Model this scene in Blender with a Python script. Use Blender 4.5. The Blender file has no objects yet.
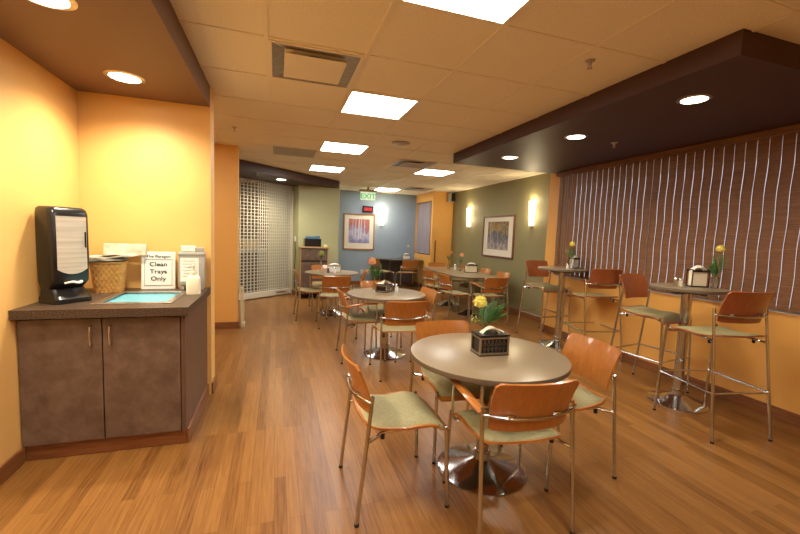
import bpy, bmesh, math, random
from mathutils import Vector, Matrix
random.seed(7)
PI = math.pi
S = bpy.context.scene
C = S.collection
R = math.radians
CEIL = 2.6

# ------------------------------------------------------------------ materials
MATS = {}
def hexlin(c):
    return tuple(((v/255)/12.92 if v/255 <= .04045 else ((v/255+.055)/1.055)**2.4) for v in c)
def mat(name, col, rough=.5, metal=0, spec=.5, coat=0, emit=None, estr=0, trans=0, ior=1.45, alpha=1):
    m = bpy.data.materials.new(name); m.use_nodes = True
    b = m.node_tree.nodes['Principled BSDF']
    b.inputs['Base Color'].default_value = (*col, 1)
    b.inputs['Roughness'].default_value = rough
    b.inputs['Metallic'].default_value = metal
    b.inputs['Specular IOR Level'].default_value = spec
    b.inputs['Coat Weight'].default_value = coat
    b.inputs['Transmission Weight'].default_value = trans
    b.inputs['IOR'].default_value = ior
    if emit:
        b.inputs['Emission Color'].default_value = (*emit, 1); b.inputs['Emission Strength'].default_value = estr
    MATS[name] = m
    return m
def nodes(m): return m.node_tree.nodes, m.node_tree.links, m.node_tree.nodes['Principled BSDF']
def coords(m, scale=(1,1,1), rot=(0,0,0), kind='Object', loc=(0,0,0)):
    n, l, b = nodes(m)
    tc = n.new('ShaderNodeTexCoord'); mp = n.new('ShaderNodeMapping')
    mp.inputs['Scale'].default_value = scale; mp.inputs['Rotation'].default_value = rot; mp.inputs['Location'].default_value = loc
    l.new(tc.outputs[kind], mp.inputs['Vector']); return mp.outputs['Vector']
def noise(m, vec, scale, detail=3, rough=.5):
    n, l, b = nodes(m); t = n.new('ShaderNodeTexNoise')
    t.inputs['Scale'].default_value = scale; t.inputs['Detail'].default_value = detail; t.inputs['Roughness'].default_value = rough
    l.new(vec, t.inputs['Vector']); return t.outputs['Fac']
def ramp(m, fac, stops):
    n, l, b = nodes(m); r = n.new('ShaderNodeValToRGB'); e = r.color_ramp.elements
    while len(e) < len(stops): e.new(.5)
    for i, (p, c) in enumerate(stops): e[i].position = p; e[i].color = (*c, 1)
    l.new(fac, r.inputs['Fac']); return r.outputs['Color']
def bump(m, fac, strength=.2, dist=.01):
    n, l, b = nodes(m); u = n.new('ShaderNodeBump')
    u.inputs['Strength'].default_value = strength; u.inputs['Distance'].default_value = dist
    l.new(fac, u.inputs['Height']); l.new(u.outputs['Normal'], b.inputs['Normal'])
def varied(name, c1, c2, scale, rough=.5, stretch=(1,1,1), bumps=0, **k):
    m = mat(name, c1, rough, **k); n, l, b = nodes(m)
    v = coords(m, stretch); f = noise(m, v, scale, 4)
    l.new(ramp(m, f, [(.3, c1), (.7, c2)]), b.inputs['Base Color'])
    if bumps: bump(m, f, bumps)
    return m
H = hexlin
def paint(name, c, rough=.6):
    return varied(name, c, tuple(v*.94 for v in c), 3, rough, bumps=.02)

yellow = paint('yellow_orange_paint', (.82,.49,.165), .5)
orange = paint('orange_paint', (.75,.40,.10), .55)
olive = paint('olive_green_paint', (.25,.225,.11))
sage = paint('sage_green_paint', (.42,.42,.24))
blue = paint('slate_blue_paint', (.28,.36,.45))
brownp = paint('brown_soffit_paint', (.17,.085,.045), .55, )
plump = paint('plum_brown_soffit_paint', (.062,.025,.019), .5)
beige = paint('beige_paint', (.30,.22,.12))
trimm = varied('wood_baseboard', (.26,.10,.035), (.17,.06,.02), 4, .4, (1,1,12))
black = mat('black_plastic', (.012,.011,.011), .25)
rubber = mat('black_rubber', (.01,.01,.01), .7)
chrome = mat('chrome', (.58,.60,.62), .15, 1)
steel = varied('brushed_steel', (.55,.50,.44), (.42,.38,.33), 30, .3, (1,1,.1), metal=1)
darksteel = mat('dark_steel', (.12,.11,.10), .35, 1)
whitep = mat('white_plastic', (.75,.73,.68), .4)
greyp = varied('grey_plastic', (.42,.41,.37), (.36,.35,.31), 8, .45)
cream = mat('cream_napkin', (.82,.76,.6), .9)
white = mat('white_paper', (.8,.79,.74), .9)
fabric = varied('olive_seat_fabric', (.33,.29,.145), (.27,.235,.115), 60, .8, bumps=.15)
tabletop = varied('taupe_laminate', (.255,.190,.115), (.23,.17,.10), 160, .28)
tabledge = mat('dark_table_edge', (.13,.095,.065), .35)
fartop = varied('charcoal_laminate', (.10,.09,.09), (.075,.07,.07), 90, .3)
wovenw = varied('basket_wicker', (.66,.36,.10), (.48,.24,.06), 14, .6, (1,1,3), bumps=.3)
fasc = mat('soap_cream', (.85,.80,.62), .3, spec=.5)
cyan = mat('cyan_tray', (.13,.40,.50), .35)
leaf = varied('fern_leaf', (.035,.11,.02), (.07,.18,.035), 20, .5)
stemm = mat('stem_green', (.12,.25,.06), .5)
petal_y = varied('yellow_petals', (.85,.76,.14), (.9,.84,.30), 40, .6)
petal_o = varied('peach_petals', (.85,.42,.22), (.85,.55,.35), 40, .6)
petal_w = varied('cream_petals', (.80,.76,.55), (.7,.6,.4), 40, .6)
petal_g = varied('green_petals', (.30,.36,.10), (.45,.5,.16), 40, .6)
glass = mat('clear_glass', (.95,.97,.95), .02, trans=1, ior=1.45)
glazing = mat('window_glass', (.97,.98,1), .0, trans=1, ior=1.05)
ink = mat('black_ink', (.02,.018,.015), .7)
redled = mat('red_led', (.3,.02,.02), .4, emit=(1,.04,.05), estr=.8)
greenled = mat('green_letters', (.05,.45,.2), .4, emit=(.02,.35,.12), estr=.5)
exitpanel = mat('exit_panel', (.6,.65,.55), .3, emit=(.75,.9,.6), estr=.3)
LC = (1.0,.975,.90)
diffuser = mat('lit_diffuser', (.9,.88,.8), .5, emit=LC, estr=11)
lampm = mat('lit_downlight', (.9,.88,.8), .5, emit=(1,.90,.72), estr=9)
sconceg = mat('lit_sconce_glass', (.9,.85,.7), .4, emit=(1,.82,.54), estr=4)

def ply(name, a, b_):
    m = mat(name, a, .28, coat=.35); n, l, b = nodes(m)
    v = coords(m, (14, 14, 1.2)); f = noise(m, v, 3.2, 6, .6)
    l.new(ramp(m, f, [(.3, a), (.72, b_)]), b.inputs['Base Color']); return m
plyw = ply('maple_ply', (.36,.120,.020), (.46,.170,.034))
plys = ply('shaded_ply', (.30,.085,.030), (.38,.12,.042))  # same ply as the chairs, lighting difference put into the darker, redder colour

# floor: oak strips running along Y
floorm = mat('oak_strip_floor', (.4,.2,.08), .3, spec=.4)
n, l, b = nodes(floorm)
v = coords(floorm, (1,1,1), (0,0,R(90)))
br = n.new('ShaderNodeTexBrick'); l.new(v, br.inputs['Vector'])
br.inputs['Scale'].default_value = 1; br.inputs['Brick Width'].default_value = .95; br.inputs['Row Height'].default_value = .064
br.inputs['Mortar Size'].default_value = .0009; br.inputs['Mortar Smooth'].default_value = .6; br.inputs['Bias'].default_value = 0
br.offset = .37; br.offset_frequency = 3; br.squash = 1
br.inputs['Color1'].default_value = (0,0,0,1); br.inputs['Color2'].default_value = (1,1,1,1); br.inputs['Mortar'].default_value = (.3,.3,.3,1)
gr = noise(floorm, coords(floorm, (38, 1.4, 1)), 2.2, 6, .65)
gr2 = noise(floorm, coords(floorm, (1, 1, 1)), .9, 2)
mx = n.new('ShaderNodeMath'); mx.operation = 'MULTIPLY_ADD'; l.new(br.outputs['Color'], mx.inputs[0]); mx.inputs[1].default_value = .26
l.new(gr, mx.inputs[2])
mx2 = n.new('ShaderNodeMath'); mx2.operation = 'MULTIPLY_ADD'; l.new(gr2, mx2.inputs[0]); mx2.inputs[1].default_value = .12; l.new(mx.outputs[0], mx2.inputs[2])
cr = ramp(floorm, mx2.outputs[0], [(.38, (.095,.037,.009)), (.58, (.192,.080,.019)), (.90, (.30,.138,.037))])
mm = n.new('ShaderNodeMixRGB'); mm.blend_type = 'MIX'; l.new(br.outputs['Fac'], mm.inputs['Fac']); l.new(cr, mm.inputs['Color1']); mm.inputs['Color2'].default_value = (.10,.042,.013,1)
l.new(mm.outputs[0], b.inputs['Base Color'])
rr_ = n.new('ShaderNodeMapRange'); l.new(gr, rr_.inputs['Value']); rr_.inputs['To Min'].default_value = .24; rr_.inputs['To Max'].default_value = .40
l.new(rr_.outputs[0], b.inputs['Roughness'])
bump(floorm, gr, .05, .003)

ceilm = mat('ceiling_tile', (.70,.60,.43), .85)
n, l, b = nodes(ceilm)
f1 = noise(ceilm, coords(ceilm), 90, 3, .7)
l.new(ramp(ceilm, f1, [(.35, (.80,.735,.59)), (.6, (.88,.82,.68))]), b.inputs['Base Color']); bump(ceilm, f1, .35, .004)
gridm = mat('ceiling_grid_metal', (.82,.75,.60), .5)
ventm = varied('vent_metal', (.46,.38,.27), (.42,.34,.24), 6, .4)
ventl = varied('cream_vent_plate', (.84,.77,.62), (.80,.73,.58), 6, .4)

lam = mat('mottled_brown_laminate', (.13,.08,.06), .42)
n, l, b = nodes(lam)
f1 = noise(lam, coords(lam), 11, 5, .6)
l.new(ramp(lam, f1, [(.3, (.088,.052,.036)), (.7, (.165,.107,.078))]), b.inputs['Base Color'])
darklam = mat('dark_laminate_edge', (.04,.03,.026), .4)
counterm = mat('speckled_counter', (.08,.05,.04), .38, spec=.3)
n, l, b = nodes(counterm)
f1 = noise(counterm, coords(counterm), 140, 3, .8)
l.new(ramp(counterm, f1, [(.38, (.028,.017,.011)), (.5, (.062,.038,.025)), (.68, (.17,.115,.08))]), b.inputs['Base Color'])
sidewood = varied('cabinet_side_wood', (.145,.078,.05), (.10,.052,.033), 3, .4, (6,6,.6))

blindm = mat('woven_wood_slat', (.16,.07,.035), .55)
n, l, b = nodes(blindm)
f1 = noise(blindm, coords(blindm, (2, 2, 70)), 2.5, 4, .7)
l.new(ramp(blindm, f1, [(.3, (.115,.046,.019)), (.7, (.265,.125,.056))]), b.inputs['Base Color']); bump(blindm, f1, .2, .003)
shadem = mat('lavender_shade', (.42,.38,.44), .8)
n, l, b = nodes(shadem)
tr = n.new('ShaderNodeBsdfTranslucent'); tr.inputs['Color'].default_value = (.5,.45,.58,1)
ms = n.new('ShaderNodeMixShader'); ms.inputs[0].default_value = .35
l.new(b.outputs[0], ms.inputs[1]); l.new(tr.outputs[0], ms.inputs[2]); l.new(ms.outputs[0], n['Material Output'].inputs['Surface'])
f1 = noise(shadem, coords(shadem, (10, 10, .8)), 2, 4)
l.new(ramp(shadem, f1, [(.3, (.30,.27,.31)), (.7, (.50,.46,.52))]), b.inputs['Base Color'])

def art(name, stops, scale, stretch):
    m = mat(name, (.5,.4,.4), .6); n, l, b = nodes(m)
    tc = coords(m, stretch); f = noise(m, tc, scale, 5, .7)
    g = n.new('ShaderNodeSeparateXYZ'); c2 = coords(m); l.new(c2, g.inputs[0])
    mr = n.new('ShaderNodeMath'); mr.operation = 'MULTIPLY_ADD'; l.new(g.outputs['Z'], mr.inputs[0]); mr.inputs[1].default_value = .75; mr.inputs[2].default_value = 0
    ad = n.new('ShaderNodeMath'); ad.operation = 'MULTIPLY_ADD'; l.new(f, ad.inputs[0]); ad.inputs[1].default_value = .9; l.new(mr.outputs[0], ad.inputs[2])
    l.new(ramp(m, ad.outputs[0], stops), b.inputs['Base Color']); return m
art1 = art('print_red_blue', [(.2, (.22,.22,.42)), (.4, (.45,.43,.62)), (.52, (.30,.20,.32)), (.62, (.42,.12,.10)), (.85, (.50,.22,.17))], 7, (1,1,.6))
art2 = art('print_autumn', [(.2, (.42,.36,.30)), (.36, (.17,.15,.17)), (.5, (.07,.08,.12)), (.6, (.36,.22,.03)), (.7, (.14,.08,.05)), (.85, (.20,.13,.08))], 9, (1,1,.8))
framem = varied('picture_frame_wood', (.42,.20,.07), (.30,.13,.04), 12, .3)
framed = varied('dark_picture_frame_wood', (.20,.075,.035), (.13,.05,.02), 12, .3)
matboard = mat('mat_board', (.72,.68,.58), .8)
filig = mat('dark_filigree_back', (.02,.016,.014), .5)

# ------------------------------------------------------------------ mesh building
class MB:
    def __init__(s): s.v = []; s.f = []
    def add(s, vs, fs):
        o = len(s.v); s.v += [tuple(p) for p in vs]; s.f += [tuple(i+o for i in f) for f in fs]; return s
    def box(s, c, d, rz=0, bev=0, rx=0, ry=0):
        bm = bmesh.new(); bmesh.ops.create_cube(bm, size=1)
        for v in bm.verts: v.co = Vector((v.co.x*d[0], v.co.y*d[1], v.co.z*d[2]))
        if bev: bmesh.ops.bevel(bm, geom=bm.edges[:], offset=bev, segments=2, affect='EDGES', profile=.5)
        M = Matrix.Translation(c) @ Matrix.Rotation(rz, 4, 'Z') @ Matrix.Rotation(ry, 4, 'Y') @ Matrix.Rotation(rx, 4, 'X')
        bm.transform(M); s.bm(bm); return s
    def bb(s, x0, x1, y0, y1, z0, z1, bev=0):
        return s.box(((x0+x1)/2, (y0+y1)/2, (z0+z1)/2), (x1-x0, y1-y0, z1-z0), bev=bev)
    def bm(s, bm):
        bm.verts.ensure_lookup_table(); bm.verts.index_update()
        s.add([v.co[:] for v in bm.verts], [[v.index for v in f.verts] for f in bm.faces]); bm.free()
    def prism(s, pts, z0, z1):
        k = len(pts); vs = [(x, y, z0) for x, y in pts] + [(x, y, z1) for x, y in pts]
        a = sum(pts[i][0]*pts[(i+1) % k][1]-pts[(i+1) % k][0]*pts[i][1] for i in range(k))
        fs = [list(range(k))[::-1], list(range(k, 2*k))] + [[i, (i+1) % k, k+(i+1) % k, k+i] for i in range(k)]
        if a < 0: fs = [f[::-1] for f in fs]
        return s.add(vs, fs)
    def tube(s, pts, r, seg=10, cap=True, smooth=0):
        P = [Vector(p) for p in pts]
        if smooth:
            Q = []
            k = len(P)
            for i in range(k-1):
                p0 = P[max(i-1, 0)]; p1 = P[i]; p2 = P[i+1]; p3 = P[min(i+2, k-1)]
                for j in range(smooth):
                    t = j/smooth
                    Q.append(.5*((2*p1)+(-p0+p2)*t+(2*p0-5*p1+4*p2-p3)*t*t+(-p0+3*p1-3*p2+p3)*t**3))
            Q.append(P[-1]); P = Q
        rs = r if isinstance(r, (list, tuple)) else [r]*len(P)
        if len(rs) != len(P): rs = [rs[0]+(rs[-1]-rs[0])*i/(len(P)-1) for i in range(len(P))]
        vs = []; fs = []; up = None
        for i, p in enumerate(P):
            t = (P[min(i+1, len(P)-1)]-P[max(i-1, 0)]).normalized()
            if up is None:
                up = Vector((0, 0, 1)) if abs(t.z) < .9 else Vector((1, 0, 0))
            a = t.cross(up).normalized(); b_ = a.cross(t).normalized(); up = b_
            for j in range(seg):
                q = 2*PI*j/seg; vs.append(p+(a*math.cos(q)+b_*math.sin(q))*rs[i])
        for i in range(len(P)-1):
            for j in range(seg):
                fs.append((i*seg+j, i*seg+(j+1) % seg, (i+1)*seg+(j+1) % seg, (i+1)*seg+j))
        if cap: fs += [tuple(range(seg))[::-1], tuple(range((len(P)-1)*seg, len(P)*seg))]
        return s.add(vs, fs)
    def lathe(s, prof, c=(0, 0, 0), seg=40):
        vs = []; fs = []
        for r, z in prof:
            for j in range(seg):
                q = 2*PI*j/seg; vs.append((c[0]+r*math.cos(q), c[1]+r*math.sin(q), c[2]+z))
        k = len(prof)
        for i in range(k-1):
            for j in range(seg): fs.append((i*seg+j, i*seg+(j+1) % seg, (i+1)*seg+(j+1) % seg, (i+1)*seg+j))
        if prof[0][0] > 1e-6: fs.append(tuple(range(seg))[::-1])
        if prof[-1][0] > 1e-6: fs.append(tuple(range((k-1)*seg, k*seg)))
        return s.add(vs, fs)
    def grid(s, fn, nu, nv, thick=0, nrm=None):
        """surface fn(u,v) -> point; thick>0 adds an under surface offset along nrm(u,v)"""
        vs = [Vector(fn(i/nu, j/nv)) for i in range(nu+1) for j in range(nv+1)]
        I = lambda i, j: i*(nv+1)+j
        fs = [(I(i, j), I(i+1, j), I(i+1, j+1), I(i, j+1)) for i in range(nu) for j in range(nv)]
        if thick:
            k = len(vs)
            ws = []
            for i in range(nu+1):
                for j in range(nv+1):
                    du = vs[I(min(i+1, nu), j)]-vs[I(max(i-1, 0), j)]; dv = vs[I(i, min(j+1, nv))]-vs[I(i, max(j-1, 0))]
                    ws.append(vs[I(i, j)]-du.cross(dv).normalized()*thick)
            fs2 = [tuple(k+q for q in f[::-1]) for f in fs]
            ed = [I(i, 0) for i in range(nu+1)]+[I(nu, j) for j in range(1, nv+1)]+[I(i, nv) for i in range(nu-1, -1, -1)]+[I(0, j) for j in range(nv-1, 0, -1)]
            side = [(ed[q], k+ed[q], k+ed[(q+1) % len(ed)], ed[(q+1) % len(ed)]) for q in range(len(ed))]
            side = [f[::-1] for f in side]
            return s.add([tuple(p) for p in vs+ws], fs+fs2+side)
        return s.add([tuple(p) for p in vs], fs)
    def build(s, name, m, parent=None, smooth=False, **tags):
        me = bpy.data.meshes.new(name); me.from_pydata(s.v, [], s.f); me.validate(); me.materials.append(m)
        bm = bmesh.new(); bm.from_mesh(me); bmesh.ops.recalc_face_normals(bm, faces=bm.faces[:]); bm.to_mesh(me); bm.free()
        if smooth:
            for p in me.polygons: p.use_smooth = True
            try: me.set_sharp_from_angle(angle=R(38))
            except Exception: pass
        o = bpy.data.objects.new(name, me); C.objects.link(o)
        if parent: o.parent = parent
        for k_, v_ in tags.items():
            if v_: o[k_] = v_
        return o
def thing(name, label, cat, loc=(0, 0, 0), rz=0, group=None):
    o = bpy.data.objects.new(name, None); C.objects.link(o); o.empty_display_size = .1
    o.location = loc; o.rotation_euler = (0, 0, rz); o['label'] = label; o['category'] = cat
    if group: o['group'] = group
    return o
def tag(o, label, cat, group=None):
    o['label'] = label; o['category'] = cat
    if group: o['group'] = group
    return o
def struct(name, mb, m, **k):
    o = mb.build(name, m, **k); o['kind'] = 'structure'; return o
def kids(o): return [c for c in bpy.data.objects if c.parent == o]
def dup(root, loc, rz, label, group=None, skip=()):
    r = root.copy(); C.objects.link(r); r.location = loc; r.rotation_euler = (0, 0, rz); r['label'] = label
    if group: r['group'] = group
    for ch in kids(root):
        if ch.name.split('.')[0] in skip: continue
        c = ch.copy(); C.objects.link(c); c.parent = r
        for g in kids(ch):
            d = g.copy(); C.objects.link(d); d.parent = c
    return r
def text(s_, size, parent, name, m, loc, rot, depth=.0006, bold=True):
    cu = bpy.data.curves.new(name, 'FONT'); cu.body = s_; cu.size = size; cu.align_x = 'CENTER'; cu.extrude = depth
    if bold: cu.offset = size*.014
    o = bpy.data.objects.new(name, cu); C.objects.link(o); dg = bpy.context.evaluated_depsgraph_get()
    me = bpy.data.meshes.new_from_object(o.evaluated_get(dg)); bpy.data.objects.remove(o)
    me.materials.clear(); me.materials.append(m)
    q = bpy.data.objects.new(name, me); C.objects.link(q); q.parent = parent; q.location = loc; q.rotation_euler = rot; q.scale = (1.12, 1, 1)
    return q

# ------------------------------------------------------------------ setting
struct('floor', MB().bb(-5, 6, -2.8, 13, -.1, 0), floorm)
struct('ceiling', MB().bb(-5, 6, -2.8, 13, CEIL, CEIL+.1), ceilm)
GX0, GXP, GY0, GYP = -.075, .62, 1.93, .627
g = MB()
for i in range(-6, 8):
    x = GX0+i*GXP
    g.bb(x-.012, x+.012, -2.5, 10.6, CEIL-.006, CEIL+.001)
for j in range(-7, 15):
    y = GY0+j*GYP
    g.bb(-3.5, 4.4, y-.012, y+.012, CEIL-.0055, CEIL+.001)
struct('trim_1', g, gridm)

LX = -1.437
struct('wall_left', MB().bb(LX-.15, LX, -2.7, 3.58, 0, CEIL), yellow)
struct('wall_left_back', MB().bb(-3.15, -.53, 3.58, 3.78, 0, CEIL), yellow)
struct('wall_corridor', MB().bb(-3.15, -3.0, 3.78, 7.3, 0, CEIL), orange)
struct('wall_left_stub', MB().bb(-3.0, -.53, 5.95, 6.12, 0, CEIL), orange)
struct('wall_rear', MB().bb(-3.2, 4.6, -2.85, -2.7, 0, CEIL), yellow)
# right window wall with opening
w = MB()
w.bb(4.1, 4.22, -2.7, 5.1, 0, .905); w.bb(4.1, 4.22, -2.7, 5.1, 2.455, CEIL); w.bb(4.1, 4.22, 4.92, 5.1, .905, 2.455); w.bb(4.1, 4.22, -2.7, .5, .905, 2.455); w.bb(4.1, 4.5, 5.1, 5.17, 0, CEIL)
struct('wall_right', w, orange)
struct('wall_right_green', MB().bb(4.43, 4.6, 5.17, 9.4, 0, CEIL), olive)
w = MB(); y0, y1, x0 = 9.38, 10.65, 3.86
w.bb(x0, 4.6, y0, y0+.09, 0, CEIL); w.bb(x0, x0+.15, y0+.09, y1, 0, .92); w.bb(x0, x0+.15, y0+.09, y1, 2.37, CEIL); w.bb(x0, x0+.15, 10.6, y1, .92, 2.37)
struct('wall_alcove', w, orange)
struct('wall_far', MB().bb(1.2, 4.1, 10.65, 10.8, 0, CEIL), blue)
# sage partition by the servery
A = (.33, 9.12)
pts = [(.33, 9.12), (.45, 8.78), (1.33, 8.84), (1.36, 8.9), (1.36, 10.7), (1.2, 10.7), (1.2, 9.05), (.56, 8.98), (.45, 9.25)]
struct('wall_sage', MB().prism(pts, 0, CEIL), sage)
# servery behind the grille
nx, ny = -.66, .75; dxy = (-.7506, -.6608)
B = (A[0]+dxy[0]*3.1, A[1]+dxy[1]*3.1)
def sp(a, d, side=0.0):  # a metres along grille from the right end, d metres behind it
    return (A[0]+dxy[0]*a+nx*d, A[1]+dxy[1]*a+ny*d)
struct('wall_servery', MB().prism([sp(-.3, 2.0), sp(3.4, 2.0), sp(3.4, 2.15), sp(-.3, 2.15)], 0, CEIL)
       .prism([sp(-.15, .06), sp(-.3, .06), sp(-.3, 2.05), sp(-.15, 2.05)], 0, CEIL)
       .prism([sp(3.1, 0), sp(3.3, 0), sp(3.3, 2.05), sp(3.1, 2.05)], 0, CEIL), beige)
struct('trim_5', MB().prism([sp(-.15, .3), sp(.40, .3), sp(.40, .38), sp(-.15, .38)], 0, CEIL), sage)

# soffits
struct('trim_2', MB().bb(LX, -.535, -2.7, 3.58, 2.43, CEIL-.001), brownp)
struct('trim_3', MB().bb(2.33, 4.1, 1.49, 5.0, 2.465, CEIL-.001), plump)
struct('trim_4', MB().prism([(1.33, 8.84), (-1.63, 6.12), (-3, 6.12), (-3, 7.3), (B[0]-.2, B[1]-.1), (A[0]-.02, A[1]+.02), (.45, 8.78)], 2.44, CEIL-.001), plump)

def bboard(name, x0, x1, y0, y1, h=.1):
    struct(name, MB().bb(x0, x1, y0, y1, 0, h, bev=.003), trimm)
bboard('baseboard_left', LX, LX+.013, -2.7, 2.76)
bboard('baseboard_stub', -3.0, -.517, 5.937, 5.95)
bboard('baseboard_stub_end', -.53, -.517, 5.95, 6.12)
bboard('baseboard_partition', -.53, -.515, 3.585, 3.79)
bboard('baseboard_right', 4.085, 4.1, -2.7, 5.18)
bboard('baseboard_right_return', 4.1, 4.43, 5.17, 5.183)
bboard('baseboard_green', 4.417, 4.43, 5.19, 9.38)
bboard('baseboard_alcove', 3.86, 4.417, 9.367, 9.38)
bboard('baseboard_alcove_side', 3.847, 3.86, 9.367, 10.65)
bboard('baseboard_far', 1.37, 3.847, 10.637, 10.65)
struct('baseboard_sage', MB().prism([(.318, 9.10), (.44, 8.767), (.49, 8.77), (1.335, 8.827), (1.335, 8.841), (.455, 8.782), (.333, 9.118)], 0, .1), trimm)

# big window
wf = MB()
for y in (.52, 2.0, 3.5, 4.9): wf.bb(4.17, 4.20, y-.02, y+.02, .92, 2.45)
wf.bb(4.17, 4.20, .5, 4.92, .905, .945); wf.bb(4.17, 4.20, .5, 4.92, 2.415, 2.455)
win = struct('window_1', wf, whitep)
gl = MB().bb(4.182, 4.188, .52, 4.9, .94, 2.42).build('window_pane', glazing, win)
MB().bb(4.085, 4.17, .5, 4.92, .905, .916, bev=.003).build('window_sill', whitep, win)
# alcove window
wf = MB(); X = 3.93
wf.bb(X, X+.05, 9.47, 9.51, .92, 2.37); wf.bb(X, X+.05, 10.56, 10.6, .92, 2.37); wf.bb(X, X+.05, 9.47, 10.6, .92, .95); wf.bb(X, X+.05, 9.47, 10.6, 2.33, 2.37)
win2 = struct('window_2', wf, darksteel)
MB().bb(X+.02, X+.025, 9.5, 10.57, .94, 2.34).build('window_pane', glazing, win2)

# vertical blinds
vb = thing('vertical_blinds', 'long dark woven-wood vertical blinds covering the big right-hand window', 'blinds', (4.1, 0, 0))
MB().bb(-.09, .0, .48, 4.935, 2.41, 2.463, bev=.004).build('valance', blindm, vb)
PITCH = .09; y = 4.895; k = 0
while y > .55:
    W = .0893; ph = random.uniform(-.4, .4); a0 = R(6.5)
    ux, uy = math.sin(a0), math.cos(a0)
    def fn(u, v, ph=ph, y=y):
        e = (u-.5)*W
        wv = .0035*math.sin(v*2*PI*3.1+1.2+ph)
        if u < .01 or u > .99: pass
        t = e+wv
        cv = .004*(1-(2*u-1)**2)
        return (-.045+ux*t-cv, y-.045+uy*t, .935+v*1.48)
    MB().grid(fn, 4, 26, thick=.0022).build('slat', blindm, vb, smooth=True)
    y -= PITCH; k += 1
# fabric shade of alcove window
def fn(u, v): return (3.885+.012*math.sin(u*38)+.006*math.sin(u*11+v*4), 9.56+u*1.02, .95+v*1.40)
sh = thing('fabric_shade', 'lavender grey pleated fabric shade in the alcove window', 'window shade', (0, 0, 0))
MB().grid(fn, 60, 8, thick=.004).build('shade_fabric', shadem, sh, smooth=True)
MB().bb(3.87, 3.9, 9.48, 9.55, .94, 2.36).build('shade_edge', blindm, sh)
MB().bb(3.86, 3.91, 9.48, 10.59, 2.335, 2.37).build('shade_rail', blindm, sh)

# ------------------------------------------------------------------ ceiling things
def cell(i, j): return (GX0+i*GXP, GX0+(i+1)*GXP, GY0+j*GYP, GY0+(j+1)*GYP)
def troffer(i, j, label):
    x0, x1, y0, y1 = cell(i, j)
    t = thing('ceiling_light', label, 'ceiling light', ((x0+x1)/2, (y0+y1)/2, CEIL), 0, 'square ceiling lights')
    a, b_ = GXP/2-.012, GYP/2-.012
    f = MB(); f.bb(-a, a, -b_, -b_+.018, -.010, 0); f.bb(-a, a, b_-.018, b_, -.010, 0); f.bb(-a, -a+.018, -b_+.018, b_-.018, -.010, 0); f.bb(a-.018, a, -b_+.018, b_-.018, -.010, 0)
    f.build('light_frame', gridm, t)
    MB().bb(-a+.018, a-.018, -b_+.018, b_-.018, -.007, -.001).build('diffuser', diffuser, t)
troffer(1, -1, 'bright square ceiling light nearest the camera, at the top edge of the picture')
troffer(1, 2, 'bright square ceiling light just beyond the open air diffuser')
troffer(1, 5, 'bright square ceiling light, third from the camera in the left line')
troffer(1, 8, 'bright square ceiling light, farthest of the left line, in front of the diagonal soffit')
troffer(4, 7, 'bright square ceiling light beyond the far air vent, by the brown soffit end')
troffer(4, 12, 'small far ceiling light beside the hanging exit sign')
troffer(1, -4, 'square ceiling light just behind the camera in the left line'); troffer(1, -7, 'square ceiling light far behind the camera in the left line')
troffer(-3, 4, 'unseen square ceiling light added in the side corridor to brighten the orange stub wall')  # added lamp, out of view, lifts the brightness of the orange stub wall

def supply(i, j, label, m):
    x0, x1, y0, y1 = cell(i, j)
    t = thing('air_vent', label, 'vent', ((x0+x1)/2, (y0+y1)/2, CEIL), 0, 'ceiling air vents')
    a, b_ = GXP/2-.012, GYP/2-.012
    f = MB()
    for q, (c0, c1, d0, d1) in enumerate(((-a, a, -b_, -b_+.02), (-a, a, b_-.02, b_), (-a, -a+.02, -b_+.02, b_-.02), (a-.02, a, -b_+.02, b_-.02))): f.bb(c0, c1, d0, d1, -.012, 0)
    f.build('vent_frame', m, t)
    # stepped square cone leading up to the neck, built as sloping faces
    o = [(-a+.02, -b_+.02), (a-.02, -b_+.02), (a-.02, b_-.02), (-a+.02, b_-.02)]; i_ = [(q[0]*.72, q[1]*.72) for q in o]
    vs = [(p[0], p[1], -.010) for p in o]+[(p[0], p[1], -.001) for p in i_]
    MB().add(vs, [(0, 1, 5, 4), (1, 2, 6, 5), (2, 3, 7, 6), (3, 0, 4, 7)]).build('vent_throat', steel, t)
    MB().lathe([(.0, -.0015), (.16, -.0015), (.16, -.0005), (0, -.0005)]).build('vent_neck', black, t)
    MB().box((0, .0, -.024), (.40, .40, .006), bev=.002).build('vent_plate', m, t)
    h = MB()
    for sx in (-1, 1):
        for sy in (-1, 1): h.tube([(sx*.15, sy*.15, -.022), (sx*.15, sy*.15, -.001)], .004, 6)
    h.build('hanger', steel, t)
supply(0, 1, 'square ceiling air diffuser with a hanging centre plate, near the left soffit', ventl)
supply(3, 6, 'square air diffuser in the far ceiling, between ceiling lights', ventm)
supply(5, 11, 'square air diffuser in the ceiling near the far orange alcove', ventm)
def grillev(i, j, label):
    x0, x1, y0, y1 = cell(i, j)
    t = thing('air_return', label, 'vent', ((x0+x1)/2, (y0+y1)/2, CEIL), 0, 'ceiling air vents')
    a, b_ = GXP/2-.012, GYP/2-.012
    MB().bb(-a, a, -b_, b_, -.003, 0).build('backing', ventm, t)
    f = MB()
    for k in range(24): f.box((-a+.02+k*(2*a-.04)/23, 0, -.007), (.004, 2*b_-.04, .01), ry=.6)
    f.build('louvres', ventm, t)
grillev(0, 6, 'flat grey air return panel in the ceiling in front of the left orange wall')
grillev(4, -2, 'flat air return panel in the ceiling at the top right corner')

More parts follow.
